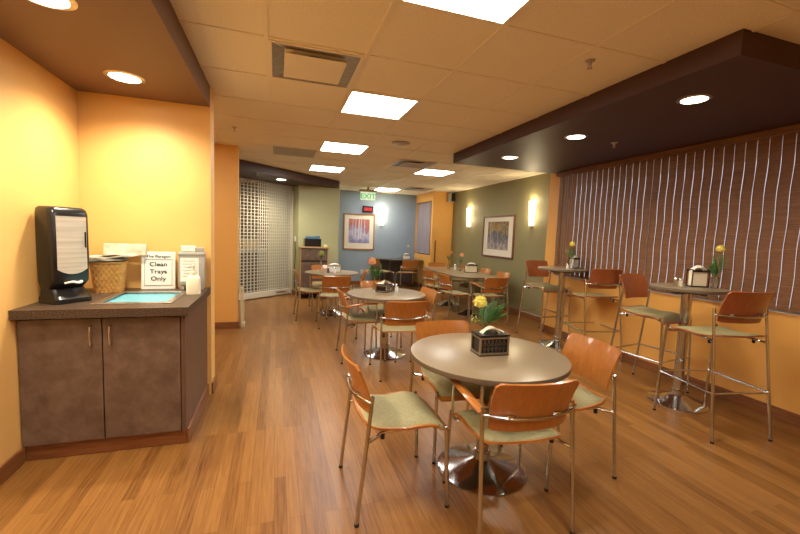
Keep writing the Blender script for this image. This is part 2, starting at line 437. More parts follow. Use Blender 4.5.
def sprinkler(x, y, z, label):
    t = thing('sprinkler', label, 'sprinkler', (x, y, z), 0, 'ceiling sprinklers')
    MB().lathe([(.0, -.001), (.032, -.001), (.028, -.006), (.012, -.012), (.009, -.03), (0, -.03)][::-1], seg=16).build('escutcheon', steel, t, smooth=True)
    m = MB()
    for q in (-1, 1): m.tube([(q*.009, 0, -.025), (q*.013, 0, -.036), (q*.004, 0, -.048)], .0025, 6)
    for k in range(8):
        a = k*PI/4; m.tube([(0, 0, -.049), (.016*math.cos(a), .016*math.sin(a), -.05)], .0028, 5)
    m.build('deflector', steel, t)
sprinkler(1.89, 2.08, CEIL, 'small metal sprinkler in the cream ceiling beside the brown soffit')
sprinkler(-.57+.1, 4.88, CEIL, 'small metal sprinkler in the ceiling before the left orange wall')
sprinkler(3.27, 3.18, 2.465, 'small metal sprinkler under the brown soffit above the blinds')
sprinkler(-.34, 7.38, 2.44, 'small sprinkler under the diagonal soffit above the roll-down grille')
sp_ = MB().lathe([(0, -.009), (.09, -.008), (.112, -.004), (.115, 0), (0, 0)]).build('ceiling_speaker', ventm, smooth=True)
sp_.location = (1.47, 4.73, CEIL-.0065); tag(sp_, 'flat round speaker grille in the middle of the ceiling', 'speaker')

def downlight(x, y, z, r, power, label, sz=R(152), group='recessed round downlights'):
    t = thing('downlight', label, 'downlight', (x, y, z), 0, group)
    MB().lathe([(r*.86, -.001), (r*.86, -.007), (r, -.006), (r+.012, -.002), (r+.012, 0), (r*.86, 0)][::-1], seg=40).build('trim_ring', steel, t, smooth=True)
    MB().lathe([(0, -.004), (r*.86, -.004), (r*.86, -.001), (0, -.001)], seg=40).build('lamp', lampm, t)
    li = bpy.data.lights.new('downlight_lamp', 'SPOT'); li.energy = power; li.color = (1, .88, .66); li.spot_size = sz; li.spot_blend = .9; li.shadow_soft_size = .07
    lo = bpy.data.objects.new('downlight_beam', li); C.objects.link(lo); lo.parent = t; lo.location = (0, 0, -.012)
downlight(-.98, 3.12, 2.43, .105, 60, 'round downlight in the brown soffit above the sink counter')
downlight(-.98, 2.17, 2.43, .105, 60, 'round downlight cut by the top edge, in the left brown soffit')
downlight(-.98, 1.2, 2.43, .105, 50, 'round downlight behind the frame in the left soffit')
downlight(2.76, 2.03, 2.465, .092, 34, 'largest, nearest downlight in the soffit above the bar tables')
downlight(2.77, 3.16, 2.465, .092, 34, 'middle one of the three downlights in the soffit above the bar tables')
downlight(2.77, 4.29, 2.465, .092, 34, 'farthest downlight in the soffit above the bar tables')
downlight(.07, 8.05, 2.44, .10, 60, 'small downlight under the diagonal soffit before the grille')

# exit sign hanging
t = thing('exit_sign', 'hanging illuminated exit sign with green letters below the ceiling', 'sign', (2.15, 9.5, 2.38))
MB().box((0, 0, .115), (.44, .12, .05), bev=.006).build('housing', ventm, t)
MB().box((0, 0, .18), (.05, .05, .085)).build('mount', ventm, t)
MB().box((0, 0, -.01), (.38, .02, .20), bev=.004).build('panel', exitpanel, t)
text('EXIT', .17, t, 'lettering', greenled, (0, -.0115, -.07), (R(90), 0, 0), .001)
t = thing('clock_display', 'small black display with red digits above the far framed picture', 'display', (2.41, 10.65, 2.115))
MB().box((0, -.03, 0), (.29, .06, .17), bev=.006).build('housing', black, t)
dg = MB()
for k in range(4):
    cx = -.087+k*.056+(.008 if k > 1 else 0)
    for zz in (-.04, 0, .04): dg.box((cx, -.0615, zz), (.028, .003, .008))
    for zz in (-.02, .02):
        for xx in (-.017, .017): dg.box((cx+xx, -.0615, zz), (.007, .003, .028))
dg.build('digits', redled, t)

def sconce(x, y, rz, label):
    t = thing('wall_sconce', label, 'wall light', (x, y, 1.9), rz, 'glowing wall sconces')
    MB().box((0, .012, -.06), (.10, .024, .20), bev=.005).build('back_plate', steel, t)
    def fn(u, v):
        a = (u-.5)*PI; rr = .055+.028*v
        return (rr*math.sin(a), -.02-.055*math.cos(a)*(.75+.35*v)+.035, -.20+.44*v)
    MB().grid(fn, 14, 8, thick=.005).build('glass_shade', sconceg, t, smooth=True)
    MB().box((0, -.0, -.215), (.05, .07, .03), bev=.004).build('bracket', steel, t)
    MB().box((0, -.035, -.235), (.016, .016, .03)).build('finial', steel, t)
    li = bpy.data.lights.new('sconce_lamp', 'POINT'); li.energy = 2.2; li.color = (1, .80, .48); li.shadow_soft_size = .05
    lo = bpy.data.objects.new('sconce_bulb', li); C.objects.link(lo); lo.parent = t; lo.location = (0, -.06, .25)
    lo2 = bpy.data.objects.new('sconce_bulb', li); C.objects.link(lo2); lo2.parent = t; lo2.location = (0, -.11, -.02)
sconce(2.82, 10.626, 0, 'glowing sconce on the slate blue wall beside the framed picture')
sconce(4.406, 8.42, R(-90), 'glowing sconce on the olive wall, left of the framed picture')
sconce(4.406, 6.0, R(-90), 'glowing sconce on the olive wall, right of the picture beside the blinds')

# pictures ----------------------------------------------------
def picture(loc, rz, w_, h_, fm, am, label, trunks):
    t = thing('framed_picture', label, 'picture', loc, rz)
    f = MB(); q = .035
    f.box((-w_/2+q/2, -.014, 0), (q, .028, h_), bev=.004); f.box((w_/2-q/2, -.014, 0), (q, .028, h_), bev=.004)
    f.box((0, -.014, h_/2-q/2), (w_-2*q, .028, q), bev=.004); f.box((0, -.014, -h_/2+q/2), (w_-2*q, .028, q), bev=.004)
    f.build('frame', fm, t)
    MB().box((0, -.006, 0), (w_-2*q, .008, h_-2*q)).build('mat_board', matboard, t)
    pw, ph = w_*.66, h_*.67
    MB().box((0, -.011, .02), (pw, .002, ph)).build('print', am, t)
    tm = mat('print_trunks_'+str(len(MATS)), trunks[0], .7)
    tr_ = MB()
    for (x, wd, z0, z1) in trunks[1]: tr_.add([(x*pw-wd, -.0125, .02+z0*ph), (x*pw+wd, -.0125, .02+z0*ph), (x*pw+wd*.5+.01, -.0125, .02+z1*ph), (x*pw-wd*.5+.01, -.0125, .02+z1*ph)], [(0, 1, 2, 3)])
    tr_.build('printed_trees', tm, t)
picture((2.185, 10.65, 1.48), 0, .89, 1.0, framem, art1, 'framed print of pale trees in red and blue on the slate blue wall',
        ((.55,.58,.62), [(-.18, .012, -.3, .5), (-.02, .022, -.35, .5), (.08, .017, -.32, .5), (.25, .010, -.2, .5), (-.32, .008, -.15, .5)]))
picture((4.43, 7.12, 1.48), R(-90), 1.2, .88, framed, art2, 'dark framed autumn print on the olive wall between two sconces',
        ((.35,.33,.34), [(-.36, .02, -.5, .5), (-.28, .012, -.5, .5), (.0, .009, -.3, .3)]))

# ------------------------------------------------------------------ sink cabinet
cb = thing('sink_cabinet', 'brown mottled laminate base cabinet with two doors under the left counter', 'cabinet', (0, 0, 0))
cx0, cx1, cy0, cy1 = LX+.004, -.56, 2.755, 3.578
MB().bb(cx0, cx1-.025, cy0+.02, cy1, .1, .885).build('body', darklam, cb)
MB().bb(cx1-.025, cx1, cy0+.0, cy1, .1, .885).build('side_panel', sidewood, cb)
MB().bb(cx0+.0, cx1-.004, cy0+.03, cy1, 0, .1, bev=.004).build('toe_kick', trimm, cb)
MB().bb(cx1-.004, cx1+.012, cy0+.026, cy1, 0, .1, bev=.004).build('toe_kick', trimm, cb)
for (a, b_, hx) in ((cx0+.004, -1.017, -1.065), (-1.011, cx1-.03, -.965)):
    d = MB().bb(a, b_, cy0-.002, cy0+.018, .105, .872, bev=.0025).build('door', lam, cb)
    MB().tube([(hx, cy0-.002, .71), (hx, cy0-.03, .715), (hx, cy0-.034, .77), (hx, cy0-.03, .825), (hx, cy0-.002, .83)], .005, 8, smooth=3).build('handle', chrome, d, smooth=True)
# counter with a cut-out for the sink
ct = MB(); bx0, bx1, by0, by1 = -1.10, -.67, 2.86, 3.36
X0, X1, Y0, Y1 = LX+.002, -.532, 2.70, 3.578
Zb, Zt = .887, .94
ct.bb(X0, X1, Y0, by0, Zb, Zt); ct.bb(X0, X1, by1, Y1, Zb, Zt); ct.bb(X0, bx0, by0, by1, Zb, Zt); ct.bb(bx1, X1, by0, by1, Zb, Zt)
tag(ct.build('countertop', counterm), 'speckled dark brown counter slab on the two-door cabinet', 'countertop')
t = thing('drop_in_tray', 'rectangular metal-rimmed basin with a cyan bottom set into the counter', 'basin', (0, 0, Zt))
f = MB(); e = .028
f.bb(bx0-.012, bx1+.012, by0-.012, by0+e, 0, .006, bev=.002); f.bb(bx0-.012, bx1+.012, by1-e, by1+.012, 0, .006, bev=.002)
f.bb(bx0-.012, bx0+e, by0+e, by1-e, 0, .006, bev=.002); f.bb(bx1-e, bx1+.012, by0+e, by1-e, 0, .006, bev=.002)
f.build('rim', steel, t)
f = MB(); f.bb(bx0+.004, bx0+.01, by0+.004, by1-.004, -.05, 0); f.bb(bx1-.01, bx1-.004, by0+.004, by1-.004, -.05, 0)
f.bb(bx0+.01, bx1-.01, by0+.004, by0+.01, -.05, 0); f.bb(bx0+.01, bx1-.01, by1-.01, by1-.004, -.05, 0)
f.build('basin_wall', steel, t)
MB().bb(bx0+.01, bx1-.01, by0+.01, by1-.01, -.02, -.012).build('basin_bottom', cyan, t)

# napkin dispenser: black tower
t = thing('napkin_dispenser', 'tall black countertop napkin dispenser with clear front window', 'dispenser', (-1.29, 2.985, Zt), R(52))
def rr(w_, d_, r_, n_=6):
    pts = []
    for cx, cy, a0 in ((w_/2-r_, d_/2-r_, 0), (-w_/2+r_, d_/2-r_, 90), (-w_/2+r_, -d_/2+r_, 180), (w_/2-r_, -d_/2+r_, 270)):
        for k in range(n_+1):
            a = R(a0+90*k/n_); pts.append((cx+r_*math.cos(a), cy+r_*math.sin(a)))
    return pts
def loft(secs):
    mb = MB(); k = len(secs[0][1]); vs = []; fs = []
    for z, p, oy in secs: vs += [(x, y+oy, z) for x, y in p]
    for i in range(len(secs)-1):
        for j in range(k): fs.append((i*k+j, i*k+(j+1) % k, (i+1)*k+(j+1) % k, (i+1)*k+j))
    fs += [tuple(range(k))[::-1], tuple(range((len(secs)-1)*k, len(secs)*k))]
    return mb.add(vs, fs)
loft([(0, rr(.21, .20, .03), 0), (.03, rr(.21, .20, .03), 0), (.05, rr(.195, .17, .03), .012), (.09, rr(.19, .14, .03), .028)]).build('base', black, t, smooth=True)
loft([(.085, rr(.19, .12, .03), .035), (.11, rr(.20, .15, .03), .022), (.14, rr(.215, .175, .035), .01), (.30, rr(.222, .18, .035), .008), (.56, rr(.222, .175, .035), .01), (.59, rr(.215, .16, .035), .015), (.603, rr(.19, .13, .03), .02)]).build('housing', black, t, smooth=True)
# window: curved pane w/ rounded lower edge
wm = varied('napkin_stack_window', (.40,.36,.30), (.62,.58,.50), 5, .12, (.3,.3,9), coat=.8)
def wf_(u, v):
    x = (u-.5)*.165; zb = .185+.03*(2*abs(u-.5))**2.2
    return (x, -.083-.006*math.cos((u-.5)*PI), zb+(.545-zb)*v)
MB().grid(wf_, 12, 10, thick=.006).build('clear_window', wm, t, smooth=True)
MB().box((.07, -.092, .40), (.008, .006, .10), bev=.001).build('latch', black, t)
MB().tube([(-.045, -.076, .128), (-.01, -.09, .135), (.025, -.086, .127), (.05, -.075, .132)], [.006, .010], 8, smooth=4).build('napkin_tip', white, t, smooth=True)

# basket with newspapers
t = thing('wicker_basket', 'honey-coloured woven wicker basket on the counter beside the black dispenser', 'basket', (-1.20, 3.41, Zt), R(8))
def ring(z, s_): return rr(.20*s_, .19*s_, .02*s_, 3)
bk = MB()
wb = .205; hb = .215
for kz in range(9):
    z = .012+kz*.024; s_ = .86+.18*kz/8
    P = rr(.195*s_, .17*s_, .03, 4); m_ = len(P)
    loop = []
    sub = 44
    per = [Vector((*p, 0)) for p in P]+[Vector((*P[0], 0))]
    lens = [0]
    for i in range(len(per)-1): lens.append(lens[-1]+(per[i+1]-per[i]).length)
    for q in range(sub+1):
        d = lens[-1]*q/sub; i = max(i for i in range(len(lens)) if lens[i] <= d+1e-9); i = min(i, len(per)-2)
        tt = (d-lens[i])/max(1e-9, lens[i+1]-lens[i]); p = per[i].lerp(per[i+1], tt)
        nrm = Vector((p.x, p.y, 0)).normalized()
        loop.append(p+nrm*.004*(1 if (q+kz) % 2 else -1)+Vector((0, 0, z)))
    vs = []; fs = []
    for i, p in enumerate(loop):
        nrm = Vector((p.x, p.y, 0)).normalized()
        vs += [p+Vector((0, 0, -.0115)), p+Vector((0, 0, .0115)), p-nrm*.003+Vector((0, 0, .0115)), p-nrm*.003+Vector((0, 0, -.0115))]
    for i in range(len(loop)-1):
        for j in range(4): fs.append((i*4+j, i*4+(j+1) % 4, (i+1)*4+(j+1) % 4, (i+1)*4+j))
    bk.add(vs, fs)
bk.prism(rr(.165, .14, .03, 4), 0, .008)
bk.build('woven_body', wovenw, t)
P = rr(.21, .185, .035, 5); rm = MB()
rm.tube([(*p, .222) for p in P]+[(*P[0], .222)], .009, 8); rm.build('rim', wovenw, t, smooth=True)
def crum(w_, d_, amp, sd, tz):
    rd = random.Random(sd); ph = [rd.uniform(0, 6) for _ in range(6)]
    def fn(u, v):
        x = (u-.5)*w_; y = (v-.5)*d_
        return (x, y, tz+amp*(math.sin(u*7+ph[0])*.5+math.sin(v*6+ph[1]+u*3)*.4+math.sin(u*15+ph[2])*.15))
    return fn
paperm = varied('newsprint', (.62,.58,.48), (.10,.10,.09), 22, .9, (1,3,1))
paperm2 = varied('newsprint_light', (.72,.67,.55), (.45,.38,.28), 14, .9, (1,3,1))
for i, (dx, dy, dz, rz_, w_, d_, m_, lb) in enumerate(((-.03, -.02, .245, .2, .27, .20, paperm, 'dark folded newspaper lying lowest on the wicker basket'), (.02, .0, .265, -.25, .28, .19, paperm2, 'pale folded newspaper lying across the top of the wicker basket'))):
    mb = MB().grid(crum(w_, d_, .009, i, 0), 12, 8, thick=.008)
    mb.grid(crum(w_*.92, d_*.9, .009, i+.3, .011), 12, 8, thick=.006)
    o = mb.build('newspaper', m_, smooth=True); o.location = (-1.19+dx, 3.41+dy, Zt+dz); o.rotation_euler = (0, R(-4), rz_); tag(o, lb, 'newspaper', 'papers in the wicker basket')
o = thing('newspaper_fold', 'folded newspaper standing up behind the basket against the yellow wall', 'newspaper', (-1.13, 3.53, Zt+.268), R(-2), 'papers in the wicker basket')
nm = MB(); nm.box((0, 0, .045), (.29, .012, .09), bev=.003, rx=R(-12)); nm.box((0, -.012, .043), (.285, .008, .084), bev=.002, rx=R(-12)); nm.build('pages', paperm2, o)

# Clean Trays Only sign
t = thing('counter_sign', 'white card sign reading Clean Trays Only, standing on the counter', 'sign', (-.905, 3.53, Zt), R(4))
cr_ = MB().box((0, 0, .15), (.235, .004, .30), rx=R(-5)).build('card', white, t)
tilt = R(85)
fb = MB()
def onp(x, z, off=-.0035): return (x, off+(z-.15)*math.tan(R(5)), z)
for (xa, za, xb, zb) in ((-.095, .03, .095, .03), (-.095, .235, .095, .235), (-.095, .03, -.095, .235), (.095, .03, .095, .235)):
    fb.tube([onp(xa, za), onp(xb, zb)], .0012, 4)
for k in range(15):
    for zz in (.025, .24): fb.tube([onp(-.1+k*.0143, zz-.003), onp(-.1+k*.0143+.005, zz+.003)], .0012, 4)
fb.build('printed_border', ink, t)
text('Clean', .048, t, 'lettering', ink, onp(0, .183), (R(90+5), 0, 0))
text('Trays', .048, t, 'lettering', ink, onp(0, .125), (R(90+5), 0, 0))
text('Only', .048, t, 'lettering', ink, onp(0, .068), (R(90+5), 0, 0))
text('The Paragon', .03, t, 'lettering', ink, onp(0, .252), (R(90+5), 0, 0))
# wait grey dispenser (tray box)
t = thing('grey_dispenser', 'grey dispenser box with a notice on its front at the counter right end', 'dispenser', (-.655, 3.495, Zt), R(6))
MB().box((0, 0, .17), (.19, .10, .27), bev=.012).build('housing', greyp, t, smooth=True)
MB().box((0, -.002, .292), (.195, .11, .03), bev=.01).build('lid', greyp, t, smooth=True)
MB().box((-.025, -.015, .332), (.10, .07, .045), bev=.003).build('paper_stack', white, t)
MB().box((.05, .0, .325), (.07, .08, .035), bev=.004).build('lid_riser', greyp, t)
nt = MB().box((-.015, -.0515, .165), (.13, .003, .19)).build('notice', white, t)
lines = MB()
for k in range(6): lines.box((-.015, -.0535, .235-k*.025), (.10 if k % 2 else .085, .001, .004))
lines.build('printed_lines', greyp, nt)
ft = MB()
for sx in (-.07, .07): ft.box((sx, 0, .018), (.03, .08, .036), bev=.004)
ft.build('foot', greyp, t)
# soap bottle
t = thing('soap_bottle', 'cream pump soap bottle in front of the grey dispenser', 'bottle', (-.60, 3.24, Zt), R(10))
loft([(0, rr(.092, .055, .015), 0), (.01, rr(.098, .06, .018), 0), (.112, rr(.096, .06, .02), 0), (.132, rr(.082, .052, .02), 0), (.142, rr(.05, .042, .018), 0), (.15, rr(.034, .034, .016), 0)]).build('bottle_body', fasc, t, smooth=True)
MB().lathe([(.022, .148), (.022, .170), (.012, .172), (.009, .175), (.009, .198), (.014, .200), (.016, .220), (0, .225)], seg=20).build('pump', fasc, t, smooth=True)
MB().tube([(0, 0, .214), (-.02, -.012, .216), (-.038, -.022, .209)], .005, 8).build('spout', fasc, t, smooth=True)

# ------------------------------------------------------------------ seating
def chair_parts(t, zs, zr, zp0, zp1, arm, tall, pm):
    """zs seat height, zr back rail height, panel from zp0 to zp1"""
    r_ = .0105
    fl = .27 if tall else .25
    # rear legs
    for s in (-1, 1):
        if tall:
            pts = [(s*.25, -.27, 0), (s*.228, -.162, zr-.02), (s*.226, -.160, zr)]
        else:
            pts = [(s*.25, -.25, 0), (s*.244, -.190, zr-.012), (s*.243, -.188, zr)]
        lg = MB().tube(pts, r_, 10, smooth=3).build('leg', chrome, t, smooth=True)
        MB().lathe([(.0, -.0005), (.0125, -.0005), (.0125, .012), (0, .012)], (pts[0][0], pts[0][1], .001), 10).build('glide', rubber, lg)
    # front legs
    for s in (-1, 1):
        if tall: pts = [(s*.248, .275, 0), (s*.236, .245, zs-.05), (s*.222, .215, zs-.022), (s*.19, .19, zs-.018)]
        else: pts = [(s*.24, .245, 0), (s*.232, .225, zs-.05), (s*.222, .20, zs-.024), (s*.19, .18, zs-.018)]
        lg = MB().tube(pts, r_, 10, smooth=3).build('leg', chrome, t, smooth=True)
        MB().lathe([(.0, -.0005), (.0125, -.0005), (.0125, .012), (0, .012)], (pts[0][0], pts[0][1], .001), 10).build('glide', rubber, lg)
    # under-seat frame: short brackets from rear legs, then rails below the seat
    yb = -.205 if not tall else -.186; xb = .245 if not tall else .233
    for s in (-1, 1):
        m = MB().tube([(s*xb, yb, zs-.035), (s*.215, -.15, zs-.028), (s*.19, -.09, zs-.020), (s*.19, .19, zs-.018)], .009, 8, smooth=4)
        m.build('seat_rail', chrome, t, smooth=True)
        MB().lathe([(0, -.03), (.011, -.03), (.011, -.002), (0, -.002)], (s*.195, -.115, zs-.022), 10).build('bumper', rubber, t)
    # seat shell: curved ply
    def sz(u):   # u 0 back..1 front
        return zs+.014*math.cos(u*PI)*(.6)-.014*math.sin(u*PI)+.010*max(0,math.sin((u-.45)*PI/.55) if u>.45 else 0)-(.045*max(0, (u-.70)/.30)**2)+(.012*max(0, (.2-u)/.2)**2)
    def sw(u): return .212+.018*u-(.030*max(0, (.14-u)/.14)**2)-(.022*max(0, (u-.9)/.1)**2)
    def fs(u, v): return ((2*v-1)*sw(u), -.215+.475*u-.012*(2*v-1)**2*(1 if u > .5 else -1), sz(u)-.004*math.cos((2*v-1)*PI/2))
    MB().grid(fs, 20, 12, thick=.011).build('seat', pm, t, smooth=True)
    def fc(u, v):
        uu = .012+.978*u; e = min(u, 1-u, v, 1-v)*2; puff = .024*min(1, e*4)**.5
        return ((2*v-1)*sw(uu)*.99, -.215+.475*uu-.012*(2*v-1)**2*(1 if uu > .5 else -1), sz(uu)-.004*math.cos((2*v-1)*PI/2)+.001+puff)
    MB().grid(fc, 24, 18, thick=.0).build('seat_cushion', fabric, t, smooth=True)
    # backrest: curved ply leaning back
    yr = -.19 if not tall else -.162
    q_ = 0 if not tall else -.017; hw = .205 if not tall else .186
    def fb_(u, v):
        x = (2*v-1)*(hw+.014*u)
        x0_ = x
        z = zp0+(zp1-zp0)*u
        c = abs(2*v-1)
        if c > .86:
            k_ = (c-.86)/.14
            z = z-(.018*k_*k_ if u > .5 else -.012*k_*k_)*abs(2*u-1)
        lean = -.075*u+.010*math.sin(u*PI)
        bow = -.042*(1-(2*v-1)**2)
        return (x0_, yr+.018+lean+bow, z)
    MB().grid(fb_, 12, 20, thick=.011).build('backrest', pm, t, smooth=True)
    pts = [(-.243-q_, yr+.002, zr), (-.225-q_, yr-.012, zr+.002), (-.12, yr-.052, zr-.002), (0, yr-.064, zr-.004), (.12, yr-.052, zr-.002), (.225+q_, yr-.012, zr+.002), (.243+q_, yr+.002, zr)]
    br_ = MB().tube(pts, .010, 10, smooth=4).build('back_rail', chrome, t, smooth=True)
    for s in (-1, 1): MB().box((s*.12, yr-.044, zr+.008), (.045, .022, .014), bev=.004, rz=-s*.3).build('clamp', chrome, br_, smooth=True)
    if arm:
        for s in (-1, 1):
            am = MB()
            P = [(s*.246, -.19, zr+.008), (s*.262, -.10, zr+.03), (s*.268, .02, zr+.045), (s*.262, .13, zr+.042)]
            def fa(u, v, P=P, s=s):
                i = min(2, int(u*3)); tt = u*3-i; a = Vector(P[i]).lerp(Vector(P[i+1]), tt); return (a.x+(v-.5)*.036*(1 if u > .05 else .7), a.y, a.z+.006*math.sin(v*PI))
            am.grid(fa, 12, 6, thick=.014).build('armrest', pm, t, smooth=True)
            MB().tube([(s*.262, .115, zr+.030), (s*.262, .125, zr-.02), (s*.252, .135, zs-.0), (s*.20, .14, zs-.02)], .009, 8, smooth=4).build('armrest_support', chrome, t, smooth=True)
    if tall:
        zf = .36
        def legx(y_): return .249
        MB().tube([(-.243, .262, zf), (.243, .262, zf)], .009, 8).build('footrest', chrome, t, smooth=True)
        MB().tube([(-.241, -.227, zf), (.241, -.227, zf)], .009, 8).build('stretcher', chrome, t, smooth=True)
        for s in (-1, 1): MB().tube([(s*.241, -.227, zf), (s*.243, .262, zf)], .009, 8).build('stretcher', chrome, t, smooth=True)

G1 = 'wood-backed café chairs around the low tables'
armchair = thing('dining_chair', 'nearest armchair with its back to the camera, at the front round table', 'chair', (1.18, 1.70, 0), R(-4), G1)
chair_parts(armchair, .46, .62, .545, .80, True, False, plyw)
def ch(base, x, y, rz, label, g=G1, skip=()): return dup(base, (x, y, 0), R(rz), label, g, skip)
NA = ('armrest', 'armrest_support')
ch(armchair, .64, 2.01, -90, 'armless chair seen side-on at the left of the front round table, olive seat facing right', skip=NA)
ch(armchair, 1.75, 1.985, 90, 'armless chair at the right of the front round table, backrest towards the blinds', skip=NA)
ch(armchair, 1.21, 2.40, 180, 'chair on the far side of the front round table, backrest top just above the tabletop', skip=NA)
# middle table
ch(armchair, .955, 4.38, -92, 'armchair at the left side of the middle round table')
ch(armchair, 1.235, 3.80, 0, 'armless chair with its back to the camera at the middle round table', skip=NA)
ch(armchair, 1.53, 4.32, 93, 'chair at the right side of the middle round table, turned towards it', skip=NA)
ch(armchair, 1.30, 4.86, 180, 'chair behind the middle round table, mostly hidden by the tabletop', skip=NA)
# far left table
ch(armchair, .55, 6.60, -88, 'chair at the left of the far round table near the grille', skip=NA)
ch(armchair, .86, 5.98, 0, 'chair with its back to the camera at the far round table near the grille', skip=NA)
ch(armchair, 1.24, 6.66, 80, 'chair at the right of the far round table near the grille', skip=NA)
ch(armchair, .86, 7.30, 180, 'chair behind the far round table, in front of the tall brown cabinet', skip=NA)
# long table by the olive wall
ch(armchair, 3.47, 5.78, 0, 'armchair at the near end of the long table, back to the camera')
ch(armchair, 3.0, 6.12, -86, 'nearer chair on the left side of the long table', skip=NA)
ch(armchair, 3.02, 6.93, -86, 'farther chair on the left side of the long table', skip=NA)
ch(armchair, 3.94, 6.45, 90, 'nearest chair between the long table and the olive wall', skip=NA)
ch(armchair, 3.96, 7.15, 90, 'middle chair between the long table and the olive wall', skip=NA)
ch(armchair, 3.98, 8.05, 90, 'farthest chair between the long table and the olive wall', skip=NA)
ch(armchair, 3.70, 8.36, 180, 'chair at the far end of the long table before the orange alcove', skip=NA)
# chairs at the far dark table
ch(armchair, 3.27, 9.52, 0, 'chair with its back to the camera at the dark table by the blue wall', skip=NA)
ch(armchair, 2.70, 9.92, -74, 'chair seen side-on at the left corner of the dark table', skip=NA)

G2 = 'tall bar stools by the blinds'
stool = thing('bar_stool', 'nearest bar stool, back to the camera, in front of the near high table', 'stool', (3.365, 2.10, 0), R(-10), G2)
chair_parts(stool, .765, .94, .885, 1.13, False, True, plys)
dup(stool, (3.58, 2.86, 0), R(189), 'bar stool facing the camera on the far side of the near high table', G2)
dup(stool, (3.84, 3.86, 0), R(-10), 'bar stool with its back to the camera before the far high table', G2)
dup(stool, (3.81, 4.76, 0), R(182), 'farthest bar stool, facing the camera behind the far high table beside the olive wall', G2)
dup(stool, (3.34, 1.09, 0), R(180), 'bar stool outside the right edge, only the foot of one leg showing', G2)

# ------------------------------------------------------------------ tables
def round_table(x, y, rt, zt, rb, label, group, topm=tabletop):
    t = thing('round_table' if zt < .9 else 'bar_table', label, 'table', (x, y, 0), 0, group)
    MB().lathe([(0, zt-.030), (rt-.006, zt-.030), (rt, zt-.026), (rt, zt-.006), (rt-.002, zt-.002)], seg=72).build('table_edge', tabledge, t, smooth=True)
    MB().lathe([(0, zt-.004), (rt-.002, zt-.004), (rt-.002, zt-.001), (rt-.005, zt), (0, zt)], seg=72).build('tabletop', topm, t, smooth=True)
    MB().lathe([(.0, .0), (rb, .0), (rb, .008), (rb-.012, .014), (rb*.55, .036), (.07, .068), (.052, .076), (.046, .11), (0, .11)], seg=56).build('base', chrome, t, smooth=True)
    rc = .038 if zt < .9 else .043
    MB().lathe([(rc, .108), (rc, zt-.06), (0, zt-.06)], seg=28).build('column', chrome, t, smooth=True)
    MB().lathe([(.053, .072), (.053, .12), (.046, .125), (rc, .125)], seg=28).build('collar', chrome, t, smooth=True)
    m = MB(); m.box((0, 0, zt-.045), (rt*1.1, .05, .03)); m.box((0, 0, zt-.045), (.05, rt*1.1, .03)); m.build('spider', darksteel, t)
    return t
G3 = 'low round café tables'
FG = (1.245, 2.04)
round_table(*FG, .475, .745, .275, 'large round taupe table in the foreground on a chrome disc base', G3)
MG = (1.262, 4.40)
round_table(*MG, .47, .745, .255, 'middle round taupe table with the peach flower', G3)
LG = (.93, 6.80)
round_table(*LG, .465, .745, .255, 'far left round table near the grille and the tall cabinet', G3)
G4 = 'high round bar tables'
B1 = (3.55, 2.50)
round_table(*B1, .295, 1.075, .24, 'near high bar table between two stools in front of the blinds', G4)
B2 = (3.73, 4.32)
round_table(*B2, .325, 1.075, .24, 'far high bar table at the left end of the blinds', G4)
# long rounded table
t = thing('long_table', 'long taupe table with rounded ends beside the olive wall', 'table', (3.50, 7.05, 0), R(-2))
P = rr(.88, 2.12, .30, 10)
MB().prism(P, .715, .741).build('table_edge', tabledge, t)
MB().prism(rr(.876, 2.116, .298, 10), .7405, .745).build('tabletop', tabletop, t)
for yy in (-.62, .36):
    bs = MB().lathe([(.0, .0), (.25, .0), (.25, .008), (.238, .014), (.14, .05), (.07, .088), (.048, .095), (.046, .11), (0, .11)], (0, yy, 0), 48).build('base', chrome, t, smooth=True)
    MB().lathe([(.034, .108), (.034, .69), (0, .69)], (0, yy, 0), 24).build('column', steel, t, smooth=True)
MB().box((0, -.12, .70), (.06, 1.5, .03)).box((0, -.62, .70), (.5, .05, .03)).box((0, .36, .70), (.5, .05, .03)).build('spider', darksteel, t)
# far dark table against blue wall
t = thing('corner_table', 'dark charcoal table fitted in the corner against the blue wall', 'table', (0, 0, 0))
MB().prism([(2.50, 10.45), (3.02, 9.86), (3.84, 9.86), (3.84, 10.63), (2.50, 10.63)], .735, .765).build('tabletop', fartop, t)
for (x, y) in ((2.95, 10.1), (3.7, 10.3)):
    MB().lathe([(.03, .02), (.03, .735)], (x, y, 0), 16).build('leg', darksteel, t, smooth=True)
    MB().lathe([(0, 0), (.2, 0), (.2, .01), (.05, .03), (0, .03)], (x, y, 0), 30).build('foot', darksteel, t, smooth=True)
MB().bb(2.6, 3.8, 10.55, 10.63, .08, .735).build('dark_panel', fartop, t)  # dark sheet filling the dark area under the tabletop

